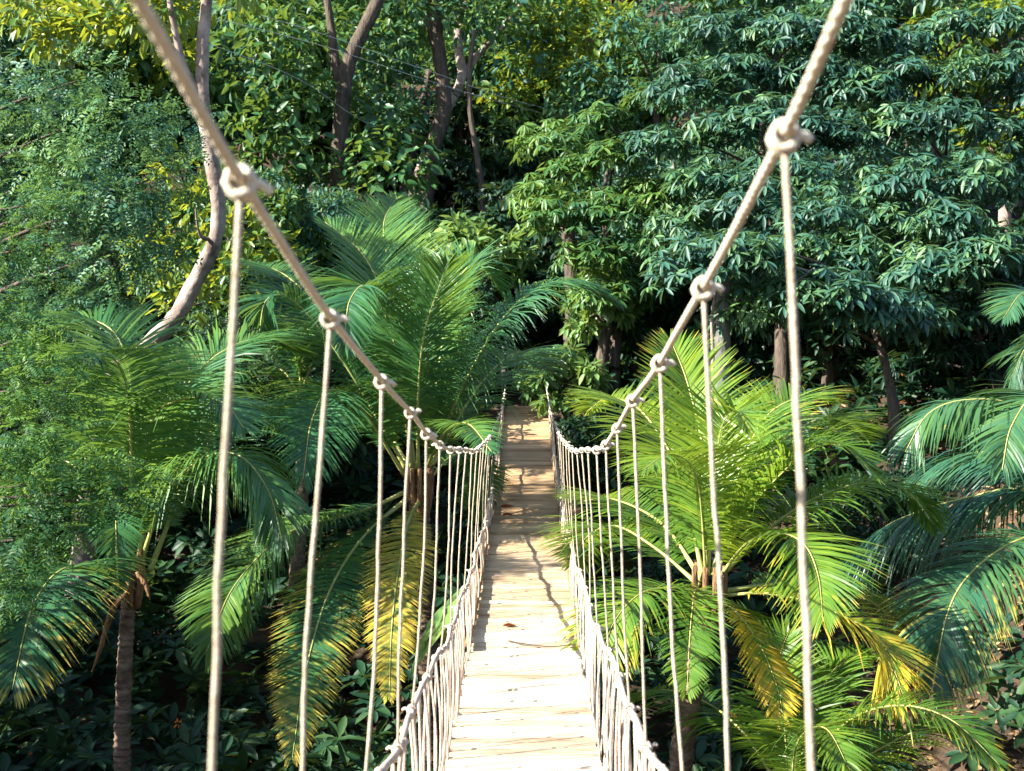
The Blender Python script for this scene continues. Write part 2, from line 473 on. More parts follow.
# ------------------------------------------------------------------ bridge
TL = np.array([(-3, 1.32), (-1, .92), (.6, .565), (1.57, .345), (2.17, .183), (3.22, -.04), (4.31, -.245), (5.3, -.417), (6.25, -.585), (7.2, -.73), (8.1, -.85),
               (10, -1.05), (12, -1.27), (14.5, -1.46), (17, -1.62), (21, -1.80), (24, -1.87), (27, -1.84), (29, -1.74), (30.6, -1.60)])
TR = TL.copy(); TR[:8, 1] += [.10, .10, .09, .085, .07, .07, .055, .045]; TR[8, 1] += .025
RAIL = np.array([(-3, -.45), (0, -.90), (5.1, -1.64), (8, -2.0), (10.5, -2.25), (13.2, -2.43), (17, -2.63), (21, -2.66), (25, -2.47), (30.6, -1.98)])
DECK = np.array([(-3, -1.15), (0, -1.55), (5, -2.38), (8.8, -2.83), (11.5, -2.95), (14.5, -2.99), (17.5, -3.0), (21, -2.95), (25, -2.76), (30.4, -2.26)])
XL = {'cable': -.439, 'rail': -.497}
XR = {'cable': .398, 'rail': .460}


def smooth_tab(tab):
    q, _ = catmull(np.c_[tab, np.zeros(len(tab))], 600)
    return lambda y: np.interp(y, q[:, 0], q[:, 1])


zL, zR, zRail, zDeck = map(smooth_tab, (TL, TR, RAIL, DECK))
wob = lambda y, s: .012 * np.sin(y * 1.7 + s) + .006 * np.sin(y * 4.1 + 2 * s)
bridge = thing('rope_bridge', 'long sagging rope footbridge with plank deck running away into the forest', 'bridge', (0, 0, -1.5))


def strands(mb, path_fn, y0, y1, R, pitch, step, n=3, sides=6):
    y = np.arange(y0, y1, step)
    c = path_fn(y)
    T = nrm(np.gradient(c, axis=0)); A = nrm(UP - (T @ UP)[:, None] * T); B = np.cross(T, A)
    ph = np.cumsum(np.concatenate([[0], np.linalg.norm(np.diff(c, axis=0), axis=1)])) / pitch * 2 * np.pi
    for k in range(n):
        a = ph + 2 * np.pi * k / n
        mb.tube(c + R * .25 * (np.cos(a)[:, None] * A + np.sin(a)[:, None] * B), R * .79, sides)


def cable_path(side):
    def f(y):
        z = zL(y) if side < 0 else zR(y)
        x = (XL if side < 0 else XR)['cable'] + .3 * wob(y, side)
        return np.stack([x, y, z], -1)
    return f


def rail_path(side):
    def f(y):
        return np.stack([(XL if side < 0 else XR)['rail'] + wob(y, side), y, zRail(y) + .01 * np.sin(y * 5.7)], -1)
    return f


# deck boards
g = np.random.default_rng(3)
mb = MB(); y = -2.6
while y < 30.35:
    w = g.uniform(.125, .185); gap = g.uniform(.007, .014)
    zc = float(zDeck(y + w / 2)); sl = float((zDeck(y + w) - zDeck(y)) / w)
    xl = -.497 + g.normal(0, .012); xr = .457 + g.normal(0, .012)
    tilt = g.normal(0, .008); yaw = g.normal(0, .008); lift = g.normal(0, .004)
    yc = y + w / 2
    def xf(V, yc=yc, zc=zc, sl=sl, tilt=tilt, yaw=yaw, lift=lift):
        o = V.copy(); o[:, 2] = zc + lift + V[:, 2] + (V[:, 1] - yc) * sl + V[:, 0] * tilt; o[:, 1] = V[:, 1] + V[:, 0] * yaw
        return o
    mb.box((xl, y, -.035), (xr, y + w, 0), xf, .004)
    y += w + gap
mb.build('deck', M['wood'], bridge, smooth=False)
for s in (-1, 1):
    ys = np.arange(-2.6, 30.4, .25); x = -.45 if s < 0 else .41
    b = MB()
    for a0, a1 in zip(ys[:-1], ys[1:]):
        def xf(V): 
            o = V.copy(); o[:, 2] = V[:, 2] + zDeck(V[:, 1]); return o
        b.box((x - .035, a0, -.15), (x + .035, a1, -.052), xf, 0)
    b.build('edge_beam', M['beam'], bridge, smooth=False)
    y0 = 12.0; b = MB()
    ys = np.arange(y0, 30.4, .15); X = -.497 if s < 0 else .458
    pts = np.stack([np.full_like(ys, X), ys, zDeck(ys) + .055], -1)
    b.tube(pts, .032, 7, .05)
    b.build('kerb_rail', M['beam'], bridge)
    c = MB(); strands(c, cable_path(s), -3, 30.6, .0094, .11, .014)
    c.build('main_cable', M['cable'], bridge)
    c = MB(); strands(c, rail_path(s), -3, 30.6, .0135, .12, .02)
    c.build('rail_rope', M['cord'], bridge)


def knot_meshes(kind, R, r):
    """coils round a rope of radius R, a fat lump and a cut end, made at the origin along +Y"""
    out = []
    for v in range(3):
        gg = np.random.default_rng(40 + v + (10 if kind == 'rail' else 0))
        b = MB()
        a = np.linspace(0, 2 * np.pi * 3.2, 50)
        yy = np.linspace(-.024, .030, 50) + gg.normal(0, .0015, 50)
        rr = R + r * .75 + np.abs(np.sin(a * .5)) * r * .8 + gg.normal(0, .0008, 50)
        b.tube(np.stack([rr * np.cos(a), yy, rr * np.sin(a)], -1), r, 6)
        b.blob((0.003, 0.010, .004), R + r * .75, (1, 1.1, 1), .08, 10, gg)
        for tl, off in ((.75, .004), (-.7, -.004)):      # crossing turns
            a = np.linspace(0, 2 * np.pi * 1.06, 26); rr = R + r * 1.55
            b.tube(np.stack([rr * np.cos(a), off + tl * rr * np.sin(a), rr * np.sin(a)], -1), r * .95, 6)
        e = np.array([[.01, .0, 0], [.026, .006, .004], [.04, .012, -.002 + .01 * v], [.052, .016, -.012 + .01 * v]])
        q, _ = catmull(e, 10); b.tube(q, np.linspace(r * 1.1, r * 1.25, 10), 7)
        out.append(b.mesh('knot', True))
        out[-1].materials.append(M['cable'] if kind != 'rail' else M['cord'])
    return out


KN = knot_meshes('cable', .0125, .0075); KR = knot_meshes('rail', .0145, .0065)


def put_knot(meshes, at, tang, parent, scale=1.0):
    o = bpy.data.objects.new('knot', random.choice(meshes)); col.objects.link(o)
    o.parent = parent
    o.location = Vector(at) - parent.matrix_world.translation - parent.location * 0
    q = Vector(tang).to_track_quat('Y', 'Z'); o.rotation_mode = 'QUATERNION'; o.rotation_quaternion = q
    o.scale = (scale * random.choice((-1, 1)), scale, scale)
    return o


FAR = MB()
HY = [2.17, 3.22, 4.30, 5.30, 6.25, 7.2, 8.15] + [8.15 + 1.08 * k for k in range(1, 21)]
for s in (-1, 1):
    cp, rp = cable_path(s), rail_path(s)
    for k, y in enumerate(HY):
        yy = y + random.uniform(-.06, .06) if y > 9 else y
        A = cp(np.array([yy]))[0]; B = rp(np.array([yy + random.uniform(-.04, .04)]))[0]
        A = A + np.array([0, 0, -.005])
        u = np.linspace(0, 1, 26)[:, None]
        pts = A + (B - A) * u
        bow = np.array([random.uniform(-.012, .012), random.uniform(-.03, .03), 0])
        pts = pts + np.sin(u * np.pi) * bow + np.cumsum(rng.normal(0, .0013, pts.shape), 0) * np.sin(u * np.pi) * np.array([1, 1, 0])
        mb = MB(); mb.tube(pts, .0056 * (1 + .05 * np.sin(np.linspace(0, 40, 26))), 7)
        h = mb.build('hanger', M['rope'], bridge)
        h.matrix_parent_inverse.identity(); h.location = (0, 0, 0)
        e = 1e-2
        TA = cp(np.array([yy + e]))[0] - cp(np.array([yy - e]))[0]
        TB = rp(np.array([yy + e]))[0] - rp(np.array([yy - e]))[0]
        for ms, at, tg in ((KN, A, TA), (KR, B, TB)):
            o = bpy.data.objects.new('knot', random.choice(ms)); col.objects.link(o); o.parent = h
            o.location = Vector(at) - Vector((0, 0, -1.5))
            o.rotation_mode = 'QUATERNION'; o.rotation_quaternion = Vector(tg).to_track_quat('Y', 'Z')
            kk = random.uniform(.72, .9); o.scale = (kk * (1 if s > 0 else random.choice((1, -1))), kk * random.uniform(.9, 1.15), kk)
    # cords from the rail rope down to the deck edge
    ys = np.arange(3.3, 30.2, .30)
    for y in ys:
        far = y > 18
        mb = FAR if far else MB()
        y = y + random.uniform(-.06, .06)
        ends = []
        for j in (0, 1):
            a = rp(np.array([y + j * .06]))[0]
            b = np.array([(-.497 if s < 0 else .460) + random.uniform(-.014, .014), y + j * .06 + random.uniform(-.07, .07), float(zDeck(y)) - .02])
            u = np.linspace(0, 1, 12)[:, None]
            pts = a + (b - a) * u + np.sin(u * np.pi) * np.array([random.uniform(-.03, .03), random.uniform(-.04, .04), 0])
            mb.tube(pts, random.uniform(.0062, .0082) + .0008 * np.sin(np.linspace(0, 30, 12)), 6)
            ends.append(b)
        mb.tube(np.array([ends[0], ends[0] + [0, 0, -.05], ends[1] + [0, 0, -.05], ends[1]]), .0075, 6)
        a = rp(np.array([y + .025]))[0]
        mb.blob(a + [random.uniform(-.006, .006), random.uniform(-.02, .02), -.004], random.uniform(.014, .024), (1, random.uniform(1, 1.9), .9), .16, 8)
        mb.blob(ends[0] + [0, .02, .022], random.uniform(.012, .02), (1, 1.4, 1.2), .14, 8)
        if not far: mb.build('side_cord', M['cord'], bridge)
    # end post
    mb = MB(); X = (-.50 if s < 0 else .46)
    yy = 30.62
    mb.tube(np.array([[X, yy, -3.2], [X, yy, -2.4], [X + .01, yy, -1.9], [X, yy, -1.42]]), [.06, .058, .055, .05], 9, .03)
    mb.build('post', M['bark'], bridge)

tag(FAR.build('side_cord', M['cord'], bridge), kind='stuff')
# fallen leaves on the boards
gl = np.random.default_rng(5)
for lx, ly, L, lab in ((-.34, 19.6, .16, 'curled red-brown leaf at the left edge of the far deck boards'),
                       (-.38, 20.3, .20, 'larger red-brown leaf just beyond the curled one on the deck'),
                       (-.22, 12.9, .13, 'red-brown dry leaf lying on the pale middle deck boards')):
    base = np.array([[lx, ly, float(zDeck(ly)) + .02]] * 2); 
    V, T = leaf_geo(base, np.array([[1, .3, .12], [1, .8, .2]]), np.array([[0, 0, 1.], [0, .3, 1]]), np.array([L, L * .8]), np.array([L * .5, L * .35]), fold=.5, droop=.15)
    o = geo_obj('fallen_leaf', V, [T], M['dryleaf']); tag(o, lab, 'leaf', 'fallen leaves on the deck')
mb = MB(); q, _ = catmull([(-.16, 12.35, float(zDeck(12.35)) + .010), (-.02, 12.2, float(zDeck(12.2)) + .016), (.18, 12.12, float(zDeck(12.1)) + .012), (.36, 12.15, float(zDeck(12.15)) + .014)], 24)
mb.tube(q, np.linspace(.007, .004, 24), 6, .1)
tag(mb.build('twig', M['bark']), 'thin crooked brown twig lying across the pale deck boards', 'twig')  # cast shadow on the boards, built as a thin brown stick


# ------------------------------------------------------------------ palms
def frond(palm, pts, g, Lmax, W=.027, droop=.9, age0=0.0, age1=0.0, vee=.35, s0=.13, label=None, open_=1.0, dens=.018, mat='palm'):
    C0, ln = catmull(pts, 60)
    n = max(26, int(ln * (1 - s0) / dens))
    C, _ = catmull(pts, 200)
    s = np.linspace(s0, .995, n)
    su = np.linspace(0, 1, 200)
    q = np.stack([np.interp(s, su, C[:, k]) for k in range(3)], -1)
    T = nrm(np.gradient(q, axis=0))
    h = C[-1] - C[0]; h[2] = 0; h = h / max(np.linalg.norm(h), 1e-6)
    ref = UP - .55 * h
    Nn = nrm(ref - (T @ ref)[:, None] * T); S = np.cross(T, Nn)
    prof = np.clip((s - s0) / .22, .12, 1) ** .7 * np.where(s > .38, 1 - .78 * ((s - .38) / .62) ** 1.9, 1)
    VV = []; QQ = []; AG = []; cnt = 0
    hw = np.array([.45, 1, .95, .62, .06])
    for sg in (-1, 1):
        a = np.radians(np.interp(s, [s0, .5, .9, 1], [78, 62, 42, 14])) * open_ + g.normal(0, .045, n)
        v = vee + g.normal(0, .08, n)
        d0 = nrm(T * np.cos(a)[:, None] + (sg * S * np.cos(v)[:, None] + Nn * np.sin(v)[:, None]) * np.sin(a)[:, None])
        L = Lmax * prof * g.uniform(.86, 1.08, n)
        L[g.random(n) < .05] *= .55
        dr = .6 * droop * g.uniform(.7, 1.3, n)
        dr[g.random(n) < .06] *= 2.6
        L[g.random(n) < .02] *= .2
        p = q + S * sg * .012
        wj = g.normal(0, .13, (n, 3))
        secs = []
        for j in range(5):
            if j:
                f = (j / 4.0) ** 1.2
                d = nrm(d0 + np.array([0, 0, -1.0]) * (dr * f * (.35 + .65 * prof))[:, None])
                p = p + d * (L / 4)[:, None]
            else:
                d = d0
            w = nrm(T + wj - np.sum((T + wj) * d, 1)[:, None] * d)
            secs.append(np.stack([p - w * W * .5 * hw[j], p + w * W * .5 * hw[j]], 1))
        V = np.stack(secs, 1)            # n,5,2,3
        i = cnt + np.arange(n)[:, None] * 10 + np.arange(4)[None] * 2
        QQ.append(np.stack([i, i + 1, i + 3, i + 2], -1).reshape(-1, 4))
        VV.append(V.reshape(-1, 3)); cnt += n * 10
        ag = (age0 + (age1 - age0) * s)[:, None] + np.array([-.12, -.04, 0.02, .14, .3])[None] * (1 if age1 > .05 else .45) + g.normal(0, .07, (n, 1))
        AG.append(np.repeat(ag, 2, 1).ravel())
    o = geo_obj('frond', np.vstack(VV), [np.vstack(QQ)], M[mat], palm, np.concatenate(AG))
    if label: o['label'] = label
    mb = MB(); k = C[::5]
    k = np.vstack([k, C[-1:]])
    mb.tube(k, np.interp(np.linspace(0, 1, len(k)), [0, .12, .4, 1], [.032, .022, .014, .004]) * min(1.1, ln / 3.2), 6)
    me = mb.mesh('midrib', True, np.array(palm.location)); r = bpy.data.objects.new('midrib', me); col.objects.link(r); me.materials.append(M['midrib']); r.parent = o
    return o


def fix_children():
    pass


def palm(label, crown, d, base, trunk_pts, r0, r1, fronds, seed, Lmax, droop=.9, group='palms beside the bridge', W=.027, mat='palm'):
    g = np.random.default_rng(seed)
    b = P(*base) if len(base) == 3 else np.array(base)
    t = thing('palm_tree', label, 'palm', tuple(b), group)
    pts = [b + [0, 0, -.3]] + [P(*p) for p in trunk_pts]
    q, ln = catmull(pts, max(30, int(np.linalg.norm(pts[-1] - pts[0]) / .018)))
    u = np.linspace(0, 1, len(q))
    ring = ((np.arange(len(q)) * .018 / .075) % 1.0)
    rad = np.interp(u, [0, .15, 1], [r0 * 1.35, r0, r1]) * (1 + .13 * ring ** 2 + .03 * g.normal(0, 1, len(q)))
    mb = MB(); mb.tube(q, rad, 12, .03, g); mb.build('trunk', M['palmtrunk'], t)
    top = q[-1]
    mb = MB()           # dry fibre and old leaf bases round the crown
    for k in range(9):
        a = k * 2.4 + g.uniform(-.3, .3); o = np.array([math.cos(a), math.sin(a), 0])
        p0 = top + [0, 0, -.42] + o * r1 * .8
        p1 = top + [0, 0, -.1] + o * r1 * 1.5; p2 = top + [0, 0, .25] + o * r1 * 1.7
        qq, _ = catmull([p0, p1, p2], 8); mb.tube(qq, np.linspace(r1 * .5, r1 * .3, 8), 6, .08, g)
    mb.build('leaf_sheath', M['fibre'], t)
    for f in fronds:
        kw = dict(Lmax=Lmax, droop=droop, W=W, mat=mat); kw.update(f[2] if len(f) > 2 else {})
        px = f[0]; dt = f[1]
        m = len(px); out = []
        for i, (a, c) in enumerate(px):
            e = (i / (m - 1)) ** 1.1
            out.append(P(a, c, d + (dt - d) * e))
        frond(t, out, g, **kw)
    return t, top, g


def free_fronds(t, top, g, n, length, Lmax, el=(.2, 1.2), avoid=None, **kw):
    """fronds all round the crown that no edge of the picture describes"""
    for k in range(n):
        a = k * 2.4 + g.uniform(-.3, .3)
        if avoid is not None and avoid(a): continue
        e = g.uniform(*el); L = length * g.uniform(.8, 1.1)
        h = np.array([math.cos(a), math.sin(a), 0])
        pts = [top]
        ang = e + .35
        p = top.copy()
        for j in range(4):
            p = p + (h * math.cos(ang) + UP * math.sin(ang)) * L / 4; pts.append(p.copy()); ang -= .55
        frond(t, pts, g, Lmax, **kw)


yel = dict(age0=.05, age1=.45)
A_f = [
    ([(428, 470), (470, 372), (515, 305), (566, 282), (613, 300)], 20.0, dict(droop=1.7, Lmax=1.15)),
    ([(428, 470), (440, 360), (455, 288), (478, 262), (500, 290)], 20.0, dict(vee=.5)),
    ([(418, 470), (418, 400), (424, 335), (440, 285), (448, 262)], 17.2, dict(vee=.6, droop=.4)),
    ([(412, 470), (398, 350), (368, 262), (325, 222)], 21.5, dict(droop=.3, vee=.5)),
    ([(414, 470), (402, 340), (388, 262), (384, 222), (398, 196)], 23.5, dict(droop=.25, vee=.5)),
    ([(408, 472), (350, 372), (300, 306), (268, 298), (258, 340)], 17.8, dict(droop=1.2)),
    ([(405, 476), (362, 410), (331, 390), (312, 420), (303, 478)], 16.3, dict(droop=1.1)),
    ([(412, 470), (395, 345), (370, 288), (350, 300), (344, 345)], 16.8, dict(droop=1.1)),
    ([(405, 492), (360, 512), (290, 532), (235, 585), (205, 655)], 16.3, dict(droop=1.1)),
    ([(408, 498), (365, 535), (330, 590), (306, 670), (292, 760)], 13.9, dict(Lmax=.66, droop=.5, age0=.08, age1=.36, vee=.1, label='old green frond hanging down with yellowing tips')),
    ([(420, 500), (409, 520), (400, 560), (392, 625), (389, 700)], 14.6, dict(Lmax=.5, droop=.6, age0=.62, age1=.52, vee=.1, label='old yellow frond hanging straight down')),
    ([(425, 470), (445, 432), (468, 424), (492, 452)], 16.4, dict(Lmax=.6, droop=1.0)),
    ([(410, 470), (335, 335), (285, 275), (232, 262)], 22.5, dict(droop=.8)),
    ([(432, 465), (480, 385), (520, 352), (555, 372)], 22.5, dict(droop=1.1)),
    ([(430, 478), (455, 455), (478, 470), (490, 520)], 20.5, dict(droop=.9, Lmax=.6)),
]
tA, topA, gA = palm('tall coconut palm left of the bridge whose fronds arch over the far rope railing', (418, 475), 19, (430, 790, 19), [(428, 640, 19), (420, 486, 19)], .14, .10, A_f, 11, 1.08)

B_f = [
    ([(140, 565), (165, 495), (200, 460), (238, 455), (268, 490), (282, 540)], 14.8, dict(droop=2.4, Lmax=1.05, dens=.016)),
    ([(140, 562), (158, 440), (205, 365), (260, 338), (302, 352)], 18, dict(droop=.9)),
    ([(138, 562), (150, 430), (180, 400), (222, 402), (244, 428)], 14.6, dict(droop=1.0)),
    ([(130, 560), (133, 420), (124, 350), (98, 322), (62, 330), (48, 352)], 17, dict(droop=.9)),
    ([(132, 562), (130, 420), (121, 370), (104, 354), (84, 362)], 13.8, dict(droop=1.2)),
    ([(125, 588), (96, 572), (62, 570), (32, 608), (12, 690)], 12.8, dict(droop=1.1, age0=.0, age1=.26, label='low frond with yellowing leaflets')),
    ([(125, 572), (98, 500), (68, 462), (38, 470), (8, 520)], 17, {}),
    ([(150, 570), (205, 440), (260, 405), (305, 440)], 19, {}),
    ([(130, 575), (120, 520), (116, 520), (118, 590)], 14.6, dict(Lmax=.45, droop=.9)),
]
tB, topB, gB = palm('slender coconut palm left of the bridge with ringed brown trunk in view', (133, 575), 16, (124, 905, 16), [(122, 760, 16), (126, 640, 16), (132, 570, 16)], .10, .075, B_f, 12, 1.08)
for (pts, r) in (([(128, 590), (112, 612), (100, 650), (92, 672)], .035), ([(136, 572), (146, 585), (150, 600)], .03)):
    mb = MB(); q, _ = catmull([P(a, b, 15.85) for a, b in pts], 14); mb.tube(q, r * np.sin(np.linspace(.6, 2.9, 14)), 6, .2, gB)
    mb.build('dead_sheath', M['fibre'], tB)

C_f = [
    ([(706, 575), (704, 460), (688, 385), (670, 338)], 14.6, dict(droop=.5, vee=.55, age0=-.1, age1=.1)),
    ([(708, 575), (716, 470), (723, 424), (738, 412), (750, 430)], 12, dict(droop=.6, vee=.6)),
    ([(703, 578), (682, 480), (645, 415), (610, 398), (586, 412)], 15, dict(droop=.7)),
    ([(706, 575), (697, 480), (672, 454), (642, 470)], 11.9, dict(droop=.9)),
    ([(702, 580), (662, 524), (612, 499), (578, 502)], 15.8, dict(droop=.5)),
    ([(700, 586), (655, 548), (615, 526), (586, 538), (572, 566)], 15.0, dict(droop=.9)),
    ([(712, 575), (742, 465), (768, 415), (805, 396), (832, 402)], 14, dict(age0=-.05, age1=.12, droop=.8)),
    ([(715, 575), (748, 512), (785, 470), (812, 449), (842, 446), (872, 470)], 12.4, dict(droop=.8)),
    ([(713, 575), (762, 465), (806, 425), (838, 420), (868, 440)], 15, dict(droop=.8)),
    ([(716, 580), (780, 520), (830, 492), (872, 483), (908, 492), (934, 525)], 13.6, dict(droop=1.2)),
    ([(714, 585), (745, 545), (775, 533), (803, 543), (818, 575), (823, 622)], 11.4, dict(droop=1.0, age0=-.05, age1=.12)),
    ([(718, 592), (780, 584), (840, 588), (890, 610), (940, 662)], 14, dict(droop=1.2, age0=.02, age1=.32)),
    ([(716, 596), (770, 594), (830, 610), (880, 642), (907, 705)], 12.2, dict(droop=1.0, age0=.18, age1=.48, label='frond turning yellow with brown tips')),
    ([(712, 598), (736, 612), (760, 645), (778, 690), (783, 722)], 11.9, dict(Lmax=.36, droop=.7, age0=.55, age1=.5, vee=.1, label='short old frond gone yellow and orange')),
    ([(706, 594), (696, 590), (692, 612), (689, 650), (687, 695)], 11.5, dict(Lmax=.42, droop=.8)),
    ([(702, 592), (670, 588), (640, 594), (614, 622), (600, 665)], 12, dict(droop=1.2, age0=.0, age1=.22)),
    ([(716, 595), (765, 625), (800, 670), (818, 720)], 14.5, dict(droop=.9)),
]
tC, topC, gC = palm('sunlit young coconut palm right of the bridge with yellowing lower fronds', (708, 585), 13, (672, 985, 13), [(680, 780, 13), (692, 690, 13), (709, 592, 13)], .115, .09, C_f, 13, .80, W=.023, mat='palm_young')

D_f = [
    ([(1085, 545), (1062, 450), (1015, 406), (965, 400), (928, 414), (905, 452)], 13.6, dict(droop=2.6, vee=.2, Lmax=1.1, dens=.016)),
    ([(1085, 545), (1050, 478), (1012, 454), (960, 456), (918, 482)], 16.5, dict(droop=2.8, Lmax=1.1, dens=.016)),
    ([(1085, 550), (1045, 500), (1012, 489), (970, 497), (920, 511), (878, 533), (852, 580)], 15.4, dict(droop=2.8, vee=.1, Lmax=1.1, dens=.016)),
    ([(1085, 560), (1050, 536), (1012, 543), (972, 572), (948, 612), (932, 690)], 12.4, dict(droop=1.9, age0=.0, age1=.2, Lmax=1.1, dens=.016)),
    ([(1090, 545), (1075, 440), (1040, 395), (1012, 425), (1002, 470)], 12.8, dict(droop=1.2)),
]
tD, topD, gD = palm('coconut palm cut off by the right edge with long drooping blue-green fronds', (1085, 555), 14, (1090, 850, 14), [(1088, 700, 14), (1087, 560, 14)], .13, .10, D_f, 14, .85, mat='palm_blue')
E_f = [
    ([(790, 800), (784, 720), (780, 660), (790, 628)], 12.6, dict(vee=.5, droop=.4)),
    ([(790, 800), (812, 720), (832, 672), (862, 650)], 13, dict(droop=.8)),
    ([(792, 800), (840, 728), (892, 706), (948, 718), (1000, 765)], 11.2, dict(droop=1.0, age0=-.05, age1=.16)),
    ([(788, 802), (745, 735), (705, 702), (660, 690), (622, 705)], 14.2, dict(droop=1.2)),
    ([(790, 800), (798, 742), (825, 728), (850, 770)], 10.9, dict(droop=.9)),
    ([(792, 802), (860, 760), (930, 728), (990, 742)], 13.0, dict(droop=.9, age0=.0, age1=.25)),
]
tE, topE, gE = palm('low young palm rising from below under the sunlit palm', (790, 800), 12.3, (795, 950, 12.3), [(792, 880, 12.3), (790, 802, 12.3)], .10, .08, E_f, 15, .6, W=.021, mat='palm_young')
H_f = [
    ([(1090, 350), (1058, 305), (1025, 292), (1003, 318)], 19, dict(droop=1.0)),
    ([(1090, 352), (1060, 335), (1030, 342), (1010, 380)], 20.5, dict(droop=1.2)),
]
tH, topH, gH = palm('farther palm at the right edge, only its frond tips showing above the nearer one', (1090, 350), 20, (1092, 690, 20), [(1092, 500, 20), (1090, 356, 20)], .13, .10, H_f, 16, .8, mat='palm_blue')
free_fronds(tH, topH, gH, 6, 3.6, .8, mat='palm_blue', avoid=lambda a: math.cos(a) < -.2)
free_fronds(tD, topD, gD, 6, 3.6, .8, mat='palm_blue', avoid=lambda a: math.cos(a) < -.1)
bp = np.array([-3.9, 23.5, float(ground_h(-3.9, 23.5))])
tF = thing('palm_tree', 'palm half hidden between the two left palms', 'palm', tuple(bp), 'palms beside the bridge')
gF = np.random.default_rng(19); topF = np.array([-3.75, 23.5, -1.6])
mb = MB(); q, _ = catmull([bp + [0, 0, -.3], (bp + topF) / 2 + [.1, 0, 0], topF], 90); mb.tube(q, np.linspace(.13, .09, 90) * (1 + .1 * ((np.arange(90) * .3) % 1)), 10, .03); mb.build('trunk', M['palmtrunk'], tF)
free_fronds(tF, topF, gF, 10, 3.0, .75, el=(.1, 1.2))


# ------------------------------------------------------------------ broad-leaved trees
def trunk_tube(mb, pts, r0, r1, g, sides=10, rough=.06):
    q, ln = catmull(pts, max(10, int(np.linalg.norm(np.asarray(pts[-1]) - np.asarray(pts[0])) / .12)))
    mb.tube(q, np.linspace(r0, r1, len(q)), sides, rough, g)
    return q


def tree(name, label, cat, base, trunk_paths, bark, crown, leafmat, group=None, crown_name='crown'):
    """trunk_paths: (points, r0, r1); crown: (V, T)"""
    g = np.random.default_rng(abs(hash(label)) % 1000)
    t = thing(name, label, cat, tuple(base), group)
    mb = MB()
    for pts, r0, r1 in trunk_paths: trunk_tube(mb, [np.asarray(p, float) for p in pts], r0, r1, g)
    mb.build('trunk', bark, t)
    if crown is not None:
        geo_obj(crown_name, crown[0], [crown[1]], leafmat, t, smooth=True)
    return t


def gnd(x, y): return np.array([x, y, float(ground_h(x, y))])


import zlib
def sd(s): return np.random.default_rng(zlib.crc32(s.encode()))


# --- right-hand trees with whorled leaves; each described by pads of foliage in tiers
def whorl_tree(label, tpx, d, pads, rad0, per=70, L=.28, group='whorl-leaved trees right of the bridge', mat='rosette', extra=None, r=.16, bark='bark'):
    g = sd(label)
    x = (tpx - VX) * d / F
    b = gnd(x, d)
    cs = []; axs = []; paths = []
    C = [P(a, c, d + dd) for a, c, dd in pads]
    top = max(c[2] for c in C)
    top -= 1.2; paths.append(([b + [0, 0, -.3], b + [.1, .4, (top - b[2]) * .4], b + [-.1, 1.5, (top - b[2]) * .75], [x, d + 2.0, top - .5]], r, r * .25))
    for c in C:
        rad = rad0 * g.uniform(.55, 1.0); k = int(per * 1.75 * (rad / rad0) ** 1.2)
        a = g.uniform(0, 6.283, k); q = np.sqrt(g.random(k)) * rad * g.uniform(.8, 1.15)
        dx, dy = np.cos(a) * q, np.sin(a) * q
        z = -.45 * (q / rad) ** 2 * rad * .8 + g.normal(0, .13, k) - .10 * (g.random(k) < .3)
        p = c + np.stack([dx, dy, z], -1)
        cs.append(p); ax = np.stack([dx * .5 / rad, dy * .5 / rad, np.ones(k)], -1) + g.normal(0, .18, (k, 3)); axs.append(ax)
        hh = np.array([x, d + 1.0, max(b[2] + 1, c[2] - .9)])
        paths.append(([hh, (hh + c) / 2 + [0, 0, .1], c + [0, 0, -.1]], .035, .014))
    V, T = rosette_leaves(g, np.vstack(cs), np.vstack(axs), 9, L)
    return tree('whorl_leaved_tree', label, 'tree', b, paths + (extra or []), M[bark], (V, T), M[mat], group)


whorl_tree('blue-green tree with drooping leaf whorls, its low tier over the dark gap on the right', 893, 25,
           [(760, 295, -1), (800, 280, -1.4), (840, 275, -1.6), (880, 292, -1), (905, 300, 0), (860, 240, .6), (930, 250, 0), (800, 235, .8), (950, 210, .3), (880, 205, 1), (985, 240, 0),
            (830, 195, 1.2), (910, 165, 1.2), (970, 165, .8), (745, 262, 0), (705, 245, -1.4), (742, 238, -1.6)], 1.0, 60, r=.14)
whorl_tree('tallest tree with leaf whorls behind the right main cable', 780, 29,
           [(700, 170, -.5), (745, 190, -1), (790, 160, -1), (720, 120, 0), (770, 100, -.4), (830, 120, 0), (680, 215, -.6), (755, 230, -.8), (810, 60, .6), (740, 60, .6), (860, 75, .5), (690, 70, .8),
            (780, 20, 1), (840, 20, 1), (720, 15, 1.2), (655, 130, .5)], 1.15, 65, r=.2)
whorl_tree('lighter green tree with leaf whorls above the far end of the bridge', 612, 31,
           [(570, 160, -.6), (615, 145, -1), (560, 205, -.8), (610, 195, -1.2), (655, 180, -.6), (640, 235, -1), (590, 245, -1.2), (545, 180, 0), (600, 110, .5), (650, 90, .6), (560, 125, .4), (680, 260, -.4), (620, 280, -.8)],
           1.1, 60, L=.27, mat='broad')
whorl_tree('tree with leaf whorls filling the upper right corner', 960, 30,
           [(900, 110, -1), (950, 100, -1), (1000, 120, -.5), (920, 60, -.3), (985, 55, -.5), (1030, 80, 0), (1010, 180, 0), (890, 30, .6), (950, 15, .6), (1010, 10, .5), (1050, 40, .4), (1040, 150, 0)],
           1.25, 60, mat='rosette')
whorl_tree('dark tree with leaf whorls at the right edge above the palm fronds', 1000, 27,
           [(960, 300, -.5), (1000, 280, -.8), (1040, 290, -.5), (940, 340, 0), (1000, 345, .3), (1050, 350, .4), (905, 360, 1.0), (960, 385, .8), (1030, 240, 0)], 1.0, 50, mat='dark')

